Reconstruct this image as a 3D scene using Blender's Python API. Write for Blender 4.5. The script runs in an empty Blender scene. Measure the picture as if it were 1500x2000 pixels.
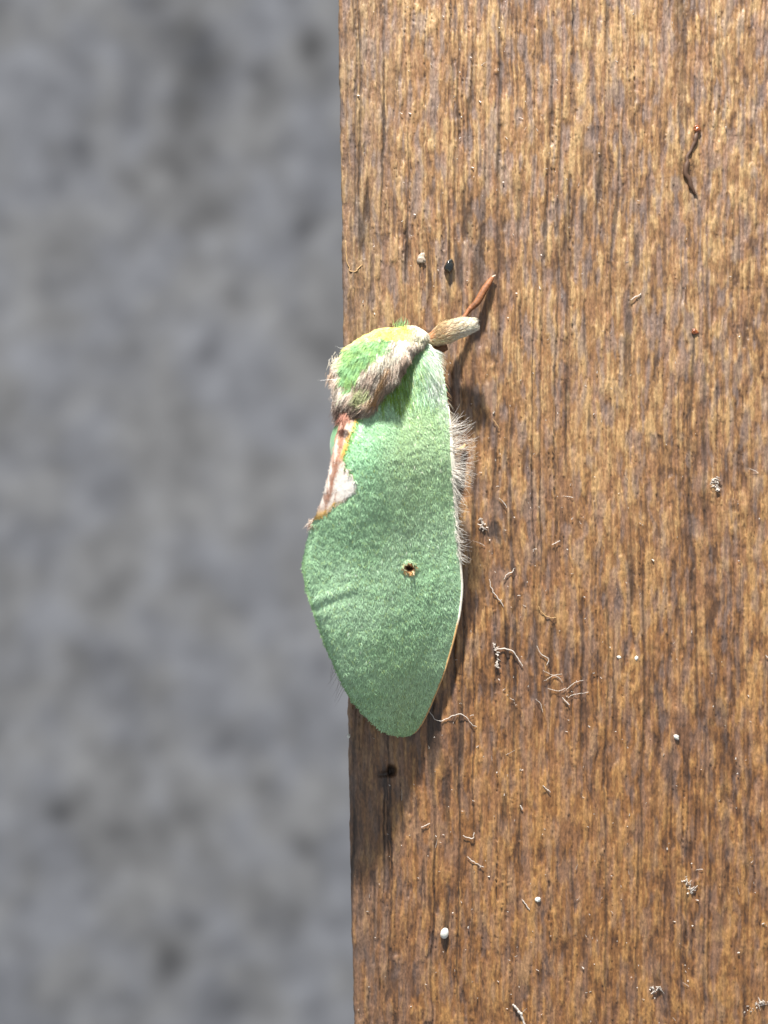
import bpy, math
import numpy as np

# ------------------------------------------------------------------ scene basics
S = 0.0375          # millimetres per photo pixel on the board's face
D = 140.0           # camera distance in millimetres
scene = bpy.context.scene
col = scene.collection

cam_d = bpy.data.cameras.new('camera')
cam = bpy.data.objects.new('camera', cam_d)
col.objects.link(cam)
cam.location = (0.0, -D * 0.001, 0.0)
cam.rotation_euler = (math.radians(90), 0, 0)
cam_d.sensor_fit = 'VERTICAL'
cam_d.sensor_height = 36.0
cam_d.lens = 36.0 * D / (2000 * S)
cam_d.clip_start = 0.005
cam_d.clip_end = 20.0
cam_d.dof.use_dof = True
cam_d.dof.focus_distance = (D - 2.2) * 0.001
cam_d.dof.aperture_fstop = cam_d.lens / 2.1
scene.camera = cam

world = bpy.data.worlds.new('World')
scene.world = world
world.use_nodes = True
wbg = world.node_tree.nodes['Background']
wbg.inputs['Color'].default_value = (0.86, 0.93, 1.0, 1)
wbg.inputs['Strength'].default_value = 0.46

# porch lamp above the board, raking down along the grain
LAMP = (-32.0, 288.0, 128.0)
ld = bpy.data.lights.new('porch_lamp', 'AREA')
ld.shape = 'DISK'
ld.size = 0.020
ld.energy = 3.7
ld.color = (1.0, 0.97, 0.91)
lamp = bpy.data.objects.new('porch_lamp', ld)
col.objects.link(lamp)

scene.view_settings.view_transform = 'Standard'
scene.view_settings.look = 'None'
scene.view_settings.exposure = 0.0
scene.view_settings.gamma = 1.0
scene.view_settings.use_curve_mapping = False

# ------------------------------------------------------------------ helpers
rng = np.random.RandomState(7)


def W(p):
    """board frame in mm (x right, y up, z towards the viewer) -> world metres"""
    p = np.asarray(p, dtype=np.float64)
    return np.stack([p[..., 0], -p[..., 2], p[..., 1]], -1) * 0.001


def P(px, py, z):
    """photo pixel + height over the board datum (in pixel units) -> board frame mm"""
    px, py, z = np.broadcast_arrays(np.asarray(px, float), np.asarray(py, float), np.asarray(z, float))
    zm = z * S
    k = (D - zm) / D
    return np.stack([(px - 750) * S * k, (1000 - py) * S * k, zm], -1)


def to_px(p):
    k = D / (D - p[..., 2])
    return 750 + p[..., 0] * k / S, 1000 - p[..., 1] * k / S


lamp.location = tuple(W(LAMP))
_dir = (W((0, 0, 0)) - W(LAMP))
from mathutils import Vector
lamp.rotation_euler = Vector(_dir).to_track_quat('-Z', 'Y').to_euler()


def lin(*c):
    c = np.asarray(c, float) / 255.0
    return np.where(c <= 0.04045, c / 12.92, ((c + 0.055) / 1.055) ** 2.4)


_tabs = {}


def vnoise(x, y, seed=0):
    if seed not in _tabs:
        _tabs[seed] = np.random.RandomState(1000 + seed).rand(256, 256)
    t = _tabs[seed]
    x = np.asarray(x, float); y = np.asarray(y, float)
    xi = np.floor(x).astype(int); yi = np.floor(y).astype(int)
    fx = x - xi; fy = y - yi
    fx = fx * fx * (3 - 2 * fx); fy = fy * fy * (3 - 2 * fy)
    a = t[xi & 255, yi & 255]; b = t[(xi + 1) & 255, yi & 255]
    c = t[xi & 255, (yi + 1) & 255]; d = t[(xi + 1) & 255, (yi + 1) & 255]
    return (a * (1 - fx) + b * fx) * (1 - fy) + (c * (1 - fx) + d * fx) * fy


def fbm(x, y, seed=0, o=4):
    r = 0; amp = 0.5
    for k in range(o):
        r = r + amp * vnoise(x + 13.7 * k, y + 5.1 * k, seed + k)
        x, y = 2 * x, 2 * y
        amp *= 0.5
    return r / (1 - 0.5 ** o)


def sstep(a, b, x):
    t = np.clip((x - a) / (b - a), 0, 1)
    return t * t * (3 - 2 * t)


def mix(a, b, t):
    t = np.asarray(t)[..., None]
    return a * (1 - t) + b * t


def inside(poly, x, y):
    poly = np.asarray(poly, float)
    r = np.zeros(np.shape(x), bool)
    n = len(poly)
    for i in range(n):
        x1, y1 = poly[i]; x2, y2 = poly[(i + 1) % n]
        if y1 == y2:
            continue
        c = ((y1 > y) != (y2 > y)) & (x < (x2 - x1) * (y - y1) / (y2 - y1) + x1)
        r ^= c
    return r


def dist_line(line, x, y):
    line = np.asarray(line, float)
    best = np.full(np.shape(x), 1e9)
    for (x1, y1), (x2, y2) in zip(line[:-1], line[1:]):
        dx, dy = x2 - x1, y2 - y1
        t = np.clip(((x - x1) * dx + (y - y1) * dy) / (dx * dx + dy * dy + 1e-9), 0, 1)
        best = np.minimum(best, np.hypot(x - x1 - t * dx, y - y1 - t * dy))
    return best


def smooth_path(pts, n):
    """Catmull-Rom through the points"""
    pts = np.asarray(pts, float)
    m = len(pts)
    q = np.vstack([2 * pts[0] - pts[1], pts, 2 * pts[-1] - pts[-2]])
    t = np.linspace(0, m - 1 - 1e-6, n)
    i = t.astype(int); f = (t - i)[:, None]
    p0, p1, p2, p3 = q[i], q[i + 1], q[i + 2], q[i + 3]
    return 0.5 * (2 * p1 + (p2 - p0) * f + (2 * p0 - 5 * p1 + 4 * p2 - p3) * f ** 2 + (3 * p1 - p0 - 3 * p2 + p3) * f ** 3)


def make_mesh(name, verts_mm, faces, mat, parent=None, colors=None, smooth=True, attrs=None):
    """faces: (n,3) or (n,4) int array"""
    v = W(verts_mm).astype(np.float32)
    faces = np.asarray(faces, np.int32)
    k = faces.shape[1]
    me = bpy.data.meshes.new(name)
    me.vertices.add(len(v)); me.vertices.foreach_set('co', v.ravel())
    me.loops.add(faces.size); me.loops.foreach_set('vertex_index', faces.ravel())
    me.polygons.add(len(faces))
    me.polygons.foreach_set('loop_start', np.arange(0, faces.size, k, dtype=np.int32))
    me.polygons.foreach_set('use_smooth', np.full(len(faces), smooth, bool))
    me.update(calc_edges=True)
    if colors is not None:
        a = me.color_attributes.new('Col', 'FLOAT_COLOR', 'POINT')
        c = np.ones((len(v), 4), np.float32); c[:, :3] = colors
        a.data.foreach_set('color', c.ravel())
    for an, av in (attrs or {}).items():
        a = me.attributes.new(an, 'FLOAT', 'POINT')
        a.data.foreach_set('value', np.asarray(av, np.float32).ravel())
    me.materials.append(mat)
    ob = bpy.data.objects.new(name, me)
    col.objects.link(ob)
    if parent is not None:
        ob.parent = parent
    return ob


def grid_faces(ny, nx, wrap=False):
    i = np.arange(ny - 1)[:, None]
    if wrap:
        j = np.arange(nx)[None, :]; j2 = (j + 1) % nx
    else:
        j = np.arange(nx - 1)[None, :]; j2 = j + 1
    return np.stack([i * nx + j, (i + 1) * nx + j, (i + 1) * nx + j2, i * nx + j2], -1).reshape(-1, 4)


def hair_geo(root, dirs, bend, length, width, seg=3, tip=0.12):
    """three sided tapered tubes, everything in board frame mm"""
    n = len(root)
    t = np.linspace(0, 1, seg + 1)
    L = np.asarray(length)[:, None, None]
    pts = root[:, None, :] + L * (dirs[:, None, :] * t[None, :, None] + bend[:, None, :] * (t ** 2)[None, :, None])
    ref = np.where(np.abs(dirs[:, 2:3]) > 0.8, np.array([[1.0, 0, 0]]), np.array([[0, 0, 1.0]]))
    a = np.cross(dirs, ref); a /= np.linalg.norm(a, axis=1, keepdims=True) + 1e-9
    b = np.cross(dirs, a); b /= np.linalg.norm(b, axis=1, keepdims=True) + 1e-9
    r = np.asarray(width)[:, None] * 0.5 * (1 - (1 - tip) * t[None, :] ** 1.5)
    v = []
    for k in range(3):
        an = 2 * math.pi * k / 3
        v.append(pts + r[..., None] * (a[:, None, :] * math.cos(an) + b[:, None, :] * math.sin(an)))
    v = np.stack(v, 2)                       # n, seg+1, 3, xyz
    base = (np.arange(n) * (seg + 1) * 3)[:, None, None]
    i = np.arange(seg)[None, :, None] * 3
    j = np.arange(3)[None, None, :]; j2 = (j + 1) % 3
    f = np.stack([base + i + j, base + i + j2, base + i + 3 + j2, base + i + 3 + j], -1).reshape(-1, 4)
    return v.reshape(-1, 3), f, (seg + 1) * 3


def sample(verts, faces, n, mask=None):
    a, b, c, d = (verts[faces[:, k]] for k in range(4))
    nr = np.cross(c - a, d - b)
    area = np.linalg.norm(nr, axis=1)
    nr = nr / (area[:, None] + 1e-12)
    w = area.copy()
    if mask is not None:
        cen = (a + b + c + d) / 4
        w = w * mask(cen, nr)
    w = w / w.sum()
    idx = rng.choice(len(faces), n, p=w)
    u, v = rng.rand(n, 1), rng.rand(n, 1)
    p = (a[idx] * (1 - u) + b[idx] * u) * (1 - v) + (d[idx] * (1 - u) + c[idx] * u) * v
    return p, nr[idx]


def norm(v):
    return v / (np.linalg.norm(v, axis=-1, keepdims=True) + 1e-12)


def tube(path_mm, rad, sides=8, closed_caps=True):
    path = np.asarray(path_mm, float); n = len(path)
    rad = np.broadcast_to(np.asarray(rad, float), (n,))
    tan = norm(np.gradient(path, axis=0))
    ref = np.array([0.13, 0.21, 0.97])
    a = norm(np.cross(tan, ref)); b = norm(np.cross(tan, a))
    an = np.arange(sides) * 2 * math.pi / sides
    v = path[:, None, :] + rad[:, None, None] * (a[:, None, :] * np.cos(an)[None, :, None] + b[:, None, :] * np.sin(an)[None, :, None])
    v = v.reshape(-1, 3)
    f = grid_faces(n, sides, True)
    if closed_caps:
        v = np.vstack([v, path[0], path[-1]])
        k = np.arange(sides); k2 = (k + 1) % sides
        c0 = np.stack([np.full(sides, n * sides), k, k2, k2], -1)
        c1 = np.stack([np.full(sides, n * sides + 1), (n - 1) * sides + k2, (n - 1) * sides + k, (n - 1) * sides + k], -1)
        # triangles written as quads would be degenerate: use a tiny inner ring instead
        inner0 = path[0] + (v[:sides] - path[0]) * 0.05
        inner1 = path[-1] + (v[(n - 1) * sides:n * sides] - path[-1]) * 0.05
        v = np.vstack([v[:n * sides], inner0, inner1])
        c0 = np.stack([n * sides + k, k, k2, n * sides + k2], -1)
        c1 = np.stack([(n - 1) * sides + k, n * sides + sides + k, n * sides + sides + k2, (n - 1) * sides + k2], -1)
        f = np.vstack([f, c0, c1])
    return v, f


def tag(o, label=None, cat=None, group=None, kind=None):
    if label: o['label'] = label
    if cat: o['category'] = cat
    if group: o['group'] = group
    if kind: o['kind'] = kind
    return o


# ------------------------------------------------------------------ materials
def base_mat(name):
    m = bpy.data.materials.new(name)
    m.use_nodes = True
    nt = m.node_tree
    return m, nt, nt.nodes['Principled BSDF']


def noise_node(nt, scale_xyz, detail=3.0, rough=0.55):
    tc = nt.nodes.new('ShaderNodeTexCoord')
    mp = nt.nodes.new('ShaderNodeMapping')
    mp.inputs['Scale'].default_value = scale_xyz
    nz = nt.nodes.new('ShaderNodeTexNoise')
    nz.inputs['Scale'].default_value = 1.0
    nz.inputs['Detail'].default_value = detail
    nz.inputs['Roughness'].default_value = rough
    nt.links.new(tc.outputs['Object'], mp.inputs['Vector'])
    nt.links.new(mp.outputs['Vector'], nz.inputs['Vector'])
    return nz


def attr_mat(name, rough=0.7, spec=0.3, var=0.25, scale=(6000, 6000, 6000), bump=0.0, bump_dist=0.00004, sheen=0.0, coat=0.0, transl=0.0):
    """colour attribute, varied by fine noise"""
    m, nt, b = base_mat(name)
    at = nt.nodes.new('ShaderNodeAttribute'); at.attribute_name = 'Col'
    nz = noise_node(nt, scale)
    mr = nt.nodes.new('ShaderNodeMapRange')
    mr.inputs['From Min'].default_value = 0.25; mr.inputs['From Max'].default_value = 0.75
    mr.inputs['To Min'].default_value = 1 - var; mr.inputs['To Max'].default_value = 1 + var
    vm = nt.nodes.new('ShaderNodeVectorMath'); vm.operation = 'MULTIPLY'
    nt.links.new(nz.outputs['Fac'], mr.inputs['Value'])
    nt.links.new(at.outputs['Color'], vm.inputs[0])
    nt.links.new(mr.outputs['Result'], vm.inputs[1])
    nt.links.new(vm.outputs['Vector'], b.inputs['Base Color'])
    b.inputs['Roughness'].default_value = rough
    b.inputs['Specular IOR Level'].default_value = spec
    b.inputs['Sheen Weight'].default_value = sheen
    b.inputs['Coat Weight'].default_value = coat
    b.inputs['Coat Roughness'].default_value = 0.25
    if bump:
        bp = nt.nodes.new('ShaderNodeBump')
        bp.inputs['Strength'].default_value = bump
        bp.inputs['Distance'].default_value = bump_dist
        nt.links.new(nz.outputs['Fac'], bp.inputs['Height'])
        nt.links.new(bp.outputs['Normal'], b.inputs['Normal'])
    if transl:
        tr = nt.nodes.new('ShaderNodeBsdfTranslucent')
        ms = nt.nodes.new('ShaderNodeMixShader'); ms.inputs[0].default_value = transl
        nt.links.new(vm.outputs['Vector'], tr.inputs['Color'])
        out = nt.nodes['Material Output']
        nt.links.new(b.outputs[0], ms.inputs[1]); nt.links.new(tr.outputs[0], ms.inputs[2])
        nt.links.new(ms.outputs[0], out.inputs['Surface'])
    return m


def plain_mat(name, rgb, rough=0.6, spec=0.4, coat=0.0, var=0.15):
    m, nt, b = base_mat(name)
    nz = noise_node(nt, (4000, 4000, 4000))
    mx = nt.nodes.new('ShaderNodeMix'); mx.data_type = 'RGBA'
    c = np.asarray(rgb)
    mx.inputs['A'].default_value = (*np.clip(c * (1 - var), 0, 1), 1)
    mx.inputs['B'].default_value = (*np.clip(c * (1 + var), 0, 1), 1)
    nt.links.new(nz.outputs['Fac'], mx.inputs['Factor'])
    nt.links.new(mx.outputs['Result'], b.inputs['Base Color'])
    b.inputs['Roughness'].default_value = rough
    b.inputs['Specular IOR Level'].default_value = spec
    b.inputs['Coat Weight'].default_value = coat
    b.inputs['Coat Roughness'].default_value = 0.08
    return m


M_wood = attr_mat('weathered_varnished_wood', rough=0.5, spec=0.5, var=0.38, scale=(9000, 9000, 3200), bump=0.8, bump_dist=0.00006, coat=0.35)
M_wall = attr_mat('grey_concrete', rough=0.9, spec=0.2, var=0.10, scale=(700, 700, 700), bump=0.3, bump_dist=0.0005)
M_wing = attr_mat('green_wing_membrane', rough=0.6, spec=0.3, var=0.16, scale=(5200, 5200, 3800), bump=0.35, bump_dist=0.00005, sheen=0.15)
M_scale = attr_mat('wing_scales', rough=0.36, spec=0.6, var=0.10, transl=0.0)
M_body = attr_mat('body_cuticle', rough=0.7, var=0.2)
M_fur = attr_mat('body_fur', rough=0.55, spec=0.35, var=0.15, transl=0.0)
M_white_fur = attr_mat('pale_fur', rough=0.5, spec=0.4, var=0.05)
M_leg = attr_mat('leg_cuticle', rough=0.6, spec=0.3, var=0.45, scale=(5000, 5000, 5000), bump=0.8)
M_lint = plain_mat('pale_lint', lin(205, 195, 185), rough=0.6)
M_tanlint = plain_mat('tan_splinter', lin(190, 155, 110), rough=0.6)
M_egg = plain_mat('white_egg_shell', lin(225, 224, 215), rough=0.45, var=0.05)
M_bead = plain_mat('glossy_black', lin(22, 24, 22), rough=0.12, spec=0.6, coat=1.0)
M_amber = plain_mat('amber_resin', lin(120, 62, 20), rough=0.25, spec=0.6, coat=0.8)
M_husk = plain_mat('dark_brown_husk', lin(85, 62, 48), rough=0.6)
M_crumb = plain_mat('dusty_glue', lin(165, 150, 135), rough=0.35)
M_dust = plain_mat('dust', lin(205, 196, 188), rough=0.5)

# ------------------------------------------------------------------ board
TILT = 0.10         # the face turns slightly away from the lens towards its far side


def board_z(px):
    return -TILT * (np.asarray(px, float) - 690.0)


edge_y = np.array([-4000, -300, 0, 200, 420, 640, 900, 1380, 1500, 1700, 1800, 2000, 2400, 6000], float)
edge_x = np.array([610, 655, 661, 664, 668, 671, 675, 681, 682, 684, 687, 692, 697, 760], float)


def edge(py):
    return np.interp(py, edge_y, edge_x) + 2.2 * (fbm(py / 60.0, py * 0 + 3.3, 70, 3) - 0.5) * 2 + 1.2 * (vnoise(py / 9.0, py * 0 + 1, 75) - 0.5)


def wood_fields(x, y):
    """tone (0 dark .. 1 pale), relief in px, groove mask"""
    right = sstep(1000, 1450, x)
    low = sstep(400, 1700, y)
    wx = x + 16 * (fbm(x / 260, y / 420, 3, 2) - 0.5) + 5.0 * (vnoise(x / 30, y / 90, 5) - 0.5) + 2.6 * (vnoise(x / 9, y / 16, 6) - 0.5)
    def strand(w, ln, sd):
        jx = wx / w + 0.6 * vnoise(wx / w * 0.37, y * 0, sd + 9)
        i = np.floor(jx); f = jx - i
        ph = np.random.RandomState(sd).rand(4096)[(i.astype(int)) & 4095]
        yy = y / ln + ph * 97.0
        v = vnoise(i * 1.0 + 0.5, yy + 0.9 * (vnoise(wx / 5, y / 14, sd + 2) - 0.5), sd + 1)
        prof = np.minimum(f, 1 - f) * 2
        return v, prof
    v0, p0 = strand(3.0, 15, 25)
    v1, p1 = strand(8.5, 42, 20)
    v2, p2 = strand(4.6, 26, 30)
    v3, p3 = strand(15.0, 120, 40)
    v1 = sstep(0.22, 0.78, v1); v3 = sstep(0.2, 0.8, v3)
    blot = fbm(wx / 16, y / 38, 50, 3)
    big = fbm(x / 170, y / 330, 55, 3)
    tone = 0.27 * v1 + 0.27 * v2 + 0.20 * v0 + 0.14 * v3 + 0.45 * (blot - 0.5) + 0.04 + 0.35 * (big - 0.5)
    fl_ = fbm(x / 13 + 0.3 * (vnoise(x / 20, y / 20, 68) - 0.5), y / 24, 69, 2)
    tone = tone + right * 0.55 * (fl_ - 0.5) + 0.25 * (fbm(x / 11, y / 30, 67, 2) - 0.5)
    tone = tone + 0.12 * (p1 - 0.5) + 0.06 * (p2 - 0.5)
    # long thin dark lines of the grain
    g = np.abs(vnoise(wx / 15.0, y / 900.0, 60) - 0.5)
    gm = sstep(0.22, 0.62, vnoise(wx / 15.0, y / 140.0, 61))
    groove = sstep(0.075, 0.018, g) * gm
    g2 = np.abs(vnoise(wx / 8.0 + 40, y / 300.0, 62) - 0.5)
    groove = np.maximum(groove, 0.75 * sstep(0.06, 0.015, g2) * sstep(0.45, 0.72, vnoise(wx / 8.0, y / 80.0, 63)))
    groove = groove * (1 - 0.35 * right) * (0.55 + 0.45 * sstep(0.35, 0.6, fbm(x / 60, y / 160, 64, 2)))
    for gx, y0, y1, wd in ((975, -300, 700, 3.2), (702, -200, 470, 2.5), (694, -200, 430, 1.6), (1094, 150, 480, 2.4), (1140, 250, 470, 2.4), (1270, 330, 420, 3), (1352, 640, 1150, 3.0), (974, 820, 1060, 3.4), (1003, 830, 1120, 2.2), (1135, 1180, 1480, 2.4), (1182, 1150, 2300, 2.0), (896, 60, 300, 2.6), (893, 300, 430, 2.0), (1004, 1060, 1500, 2.2), (760, 1050, 1900, 1.5), (1252, 1100, 1700, 2.4), (1355, 1150, 1400, 2.4)):
        ln = np.exp(-((wx - gx - 2 * np.sin(y / 90.0)) / wd) ** 2) * sstep(y0 - 30, y0 + 40, y) * sstep(y1 + 40, y1 - 30, y)
        groove = np.maximum(groove, ln * (0.65 + 0.35 * vnoise(wx / 6, y / 22, 66)))
    relief = 2.8 * (v1 - 0.5) + 2.6 * (v2 - 0.5) + 1.4 * (v0 - 0.5) + 4.5 * (blot - 0.5) + 1.6 * (p1 - 0.5) + 3.0 * (big - 0.5)
    relief = relief + 2.2 * right * (fbm(x / 22, y / 34, 58, 2) - 0.5) * 2
    relief = relief - 4.5 * groove
    return tone, relief, groove, low, right, wx


xs_dense = np.arange(0, 830 + 150, 2.0)
xs = np.concatenate([xs_dense, xs_dense[-1] + np.cumsum(np.linspace(3, 160, 45))])
ys = np.concatenate([-170 - np.cumsum(np.linspace(3, 140, 55))[::-1], np.arange(-170, 2170, 2.1), 2170 + np.cumsum(np.linspace(3, 140, 55))])
nxs = len(xs)
Yg = ys[:, None] + 0 * xs[None, :]
E = edge(ys)[:, None]
Xg = E + xs[None, :]
tone, relief, groove, low, right, wx = wood_fields(Xg, Yg)
# rounded arris
rr = 13.0
arr = np.clip(xs[None, :] / rr, 0, 1)
drop = rr * (1 - np.sqrt(np.clip(1 - (1 - arr) ** 2, 0, 1))) * 0.8
# bore hole under the wing tip, and a bark-like crater where the black bead sits
hole = np.exp(-(((Xg - 764) / 9) ** 2 + ((Yg - 1505) / 11) ** 2) ** 1.5) + 0.45 * np.exp(-(((Xg - 748) / 14) ** 2 + ((Yg - 1512) / 6) ** 2))
chip = sstep(20, 6, np.hypot((Xg - 967) / 1.0, (Yg - 1042) / 1.7) + 34 * (fbm(Xg / 5, Yg / 22, 95, 2) - 0.5))
ripple = np.zeros_like(Xg)
Zg = board_z(Xg) + relief * 0.75 - drop - 16 * hole - 2 * chip
pale, mid_, dark, deep = lin(192, 158, 112), lin(156, 119, 80), lin(108, 80, 58), lin(56, 42, 35)
wpale, wmid, wdark = lin(180, 132, 78), lin(144, 98, 55), lin(92, 60, 36)
hue = fbm(wx / 10, Yg / 30, 80, 2)
c_pale = mix(pale, wpale, np.clip(0.15 + 0.85 * low + 0.5 * (hue - 0.5), 0, 1))
c_mid = mix(mid_, wmid, np.clip(0.2 + 0.8 * low + 0.8 * (hue - 0.5), 0, 1))
c_dark = mix(dark, wdark, np.clip(0.2 + 0.75 * low, 0, 1))
C = mix(c_dark, c_mid, sstep(0.20, 0.40, tone))
C = mix(C, c_pale, sstep(0.48, 0.66, tone))
# silvery weathering and pinkish strands
grey = lin(136, 120, 116)
C = mix(C, grey, 0.6 * sstep(0.48, 0.7, fbm(wx / 9, Yg / 45, 84, 2)) * (1 - 0.5 * low))
C = mix(C, lin(160, 116, 86), 0.35 * sstep(0.5, 0.7, fbm(wx / 8 + 50, Yg / 60, 88, 2)))
C = mix(C, lin(112, 98, 90), 0.45 * sstep(840, 690, Xg) * (0.4 + 0.6 * vnoise(wx / 7, Yg / 50, 89)))
C = mix(C, deep, 0.85 * groove)
C = mix(C, lin(34, 22, 16), np.clip(hole * 1.3, 0, 1) * 0.9)
C = mix(C, lin(60, 50, 46), chip * 0.8)
C = C * (0.62 + 0.26 * fbm(wx / 3.2, Yg / 7, 90, 2))[..., None]
top = P(Xg, Yg, Zg)
# flank: rows going back from the arris
back = np.cumsum(np.linspace(3.5, 22, 70))[::-1]
sideX = np.repeat(edge(ys)[:, None], len(back), 1)
first = top[:, :1, :]
side = np.repeat(first, len(back), 1).copy()
side[:, :, 2] -= back[None, :] * S
sb = back[None, :] + 0 * ys[:, None]
sy_ = ys[:, None] + 0 * sb
stone, srel = wood_fields(700 - sb, sy_)[:2]
side[:, :, 0] -= srel * 0.6 * S * sstep(0, 14, sb)
V = np.concatenate([side, top], 1)
Cs = mix(np.broadcast_to(lin(92, 64, 44), stone.shape + (3,)), lin(140, 100, 64), sstep(0.2, 0.42, stone))
Cs = mix(Cs, lin(172, 132, 88), sstep(0.48, 0.68, stone)) * 0.75
CC = np.concatenate([Cs, C], 1)
# right flank and back so that the board is a closed solid
endr = V[:, -1:, :].copy(); endr[:, :, 2] = side[:, :1, 2]
V = np.concatenate([V, endr], 1); CC = np.concatenate([CC, CC[:, -1:]], 1)
nyv, nxv = V.shape[:2]
F = grid_faces(nyv, nxv, True)
board = make_mesh('wooden_board', V.reshape(-1, 3), F, M_wood, colors=CC.reshape(-1, 3))
tag(board, 'brown weathered wooden board with fine upright grain, the green moth resting on its edge', 'board')
del V, CC, C, top, tone, relief, groove, wx, hue, c_pale, c_mid, c_dark

# ------------------------------------------------------------------ wall behind
WZ = -500.0
kw = (D - WZ) / D
wp = np.arange(-520, 1300, 9.0)
wq = np.arange(-700, 2700, 9.0)
wx_, wy_ = np.meshgrid(np.concatenate([np.arange(-4600, -540, 60), wp, np.arange(1330, 5000, 60)]), np.concatenate([np.arange(-4000, -720, 60), wq, np.arange(2730, 6000, 60)]))
ra_, rb_ = wx_ * 0.8 + wy_ * 0.6, wy_ * 0.8 - wx_ * 0.6
n1 = 0.5 * fbm(wx_ / 100, wy_ / 120, 100, 3) + 0.5 * fbm(ra_ / 90, rb_ / 90, 104, 3)
n2 = 0.5 * fbm(wx_ / 52, wy_ / 60, 110, 3) + 0.5 * fbm(ra_ / 44, rb_ / 44, 114, 3)
n3 = fbm(wx_ / 330, wy_ / 330, 120, 3)
base = lin(151, 152, 157)
tint = mix(np.broadcast_to(lin(146, 144, 142), wx_.shape + (3,)), np.broadcast_to(lin(144, 146, 155), wx_.shape + (3,)), 0.3 + 0.4 * sstep(0.35, 0.65, n1))
val = 1.0 + 0.12 * (n1 - 0.5) + 1.15 * (n2 - 0.5) + 0.15 * (n3 - 0.5)
spots = [(380, 130, 55, 90, .55), (350, 225, 40, 50, .4), (430, 170, 40, 70, .3), (605, 95, 24, 40, .65), (640, 150, 24, 30, .35), (350, 330, 26, 26, .5), (505, 145, 24, 22, .35), (290, 0, 40, 22, .5), (150, 280, 26, 22, .3), (590, 440, 24, 36, .35), (405, 690, 24, 32, .5), (460, 570, 24, 22, .3), (330, 1875, 34, 36, .75), (590, 1650, 26, 26, .55), (115, 1590, 26, 26, .5), (240, 1625, 32, 22, .4), (380, 1800, 30, 26, .35), (445, 1445, 26, 26, .35), (300, 1460, 26, 20, .35), (240, 1945, 26, 22, .45), (450, 1960, 34, 24, .35), (200, 1280, 40, 34, .25), (180, 1180, 26, 24, .25), (640, 690, 26, 30, .4), (120, 900, 40, 24, .25), (540, 1530, 28, 22, .25), (470, 1050, 26, 22, .25), (80, 1100, 24, 60, .25), (380, 1590, 30, 40, .25), (600, 380, 40, 24, .25)]
for sx, sy, rx, ry, a in spots:
    val = val - a * 0.85 * np.exp(-(((wx_ - sx) / rx) ** 2 + ((wy_ - sy) / ry) ** 2) ** 1.3) * (0.6 + 0.8 * n2)
Cw = tint * np.clip(val, 0.12, 2)[..., None]
wv = np.stack([(wx_ - 750) * S * kw, (1000 - wy_) * S * kw, WZ + 1.6 * (n2 - 0.5) + 1.0 * (n1 - 0.5)], -1)
wall = make_mesh('wall', wv.reshape(-1, 3), grid_faces(*wx_.shape)[:, ::-1], M_wall, colors=Cw.reshape(-1, 3))
tag(wall, kind='structure')

# ------------------------------------------------------------------ moth
moth = bpy.data.objects.new('moth', None)
col.objects.link(moth)
moth.empty_display_size = 0.002
tag(moth, 'green moth with brown and cream markings resting head up on the board edge', 'moth')
origin = W(P(740, 1000, 0))


def part(name, v, f, mat, parent, colors=None, kind=None, **k):
    o = make_mesh(name, v, f, mat, parent, colors, **k)
    if kind: o['kind'] = kind
    return o


# ---- right forewing, the one seen flat
wy = np.array([660, 680, 700, 720, 740, 760, 780, 800, 820, 850, 870, 900, 930, 960, 990, 1015, 1030, 1045, 1080, 1110, 1150, 1200, 1250, 1310, 1360, 1395, 1412, 1424, 1432, 1437, 1439], float)
wl = np.array([806, 778, 750, 730, 715, 702, 690, 674, 664, 656, 652, 647, 640, 632, 622, 613, 607, 602, 593, 589, 596, 612, 630, 655, 681, 709, 726, 741, 755, 770, 784], float)
wr = np.array([833, 846, 856, 863, 868, 871, 873, 875, 877, 879, 880, 882, 884, 886, 888, 890, 891, 892, 895, 898, 901, 896, 884, 867, 847, 832, 823, 815, 808, 801, 792], float)
zl = np.array([74, 100, 122, 140, 154, 166, 180, 198, 214, 232, 240, 247, 250, 252, 254, 254, 254, 253, 251, 248, 240, 226, 208, 180, 150, 116, 96, 80, 64, 46, 30], float)
zr = np.array([34, 66, 84, 92, 95, 95, 94, 92, 90, 87, 85, 80, 72, 64, 57, 51, 48, 45, 38, 33, 27, 23, 21, 19, 16, 14, 13, 12, 12, 14, 21], float)
zr = zr - 10
NY, NX = 340, 150
vy = np.concatenate([np.linspace(660, 1400, NY - 60), np.linspace(1400, 1439, 61)[1:]])
ny = len(vy)
from_idx = lambda a: np.interp(vy, wy, a)


def smooth1(a, k=7):
    ker = np.hanning(k + 2)[1:-1]; ker /= ker.sum()
    p = np.pad(a, k // 2, mode='edge')
    return np.convolve(p, ker, 'valid')


XL, XR, ZL, ZR = (smooth1(from_idx(a), 15) for a in (wl, wr, zl, zr))
XL[-70:] = from_idx(wl)[-70:]; XR[-70:] = from_idx(wr)[-70:]
XLn = 1.6 * (vnoise(vy / 14, vy * 0, 201) - 0.5) + 1.2 * (vnoise(vy / 5, vy * 0, 202) - 0.5)
u = np.linspace(0, 1, NX)[None, :]            # 0 = costa (right), 1 = ridge (left)
PXw = XR[:, None] + (XL - XR)[:, None] * u + XLn[:, None] * u ** 14
PYw = vy[:, None] + 0 * u
gprof = u + 0.09 * np.sin(math.pi * u) - 0.03 * np.sin(2 * math.pi * u)
PZw = ZR[:, None] + (ZL - ZR)[:, None] * gprof
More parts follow.
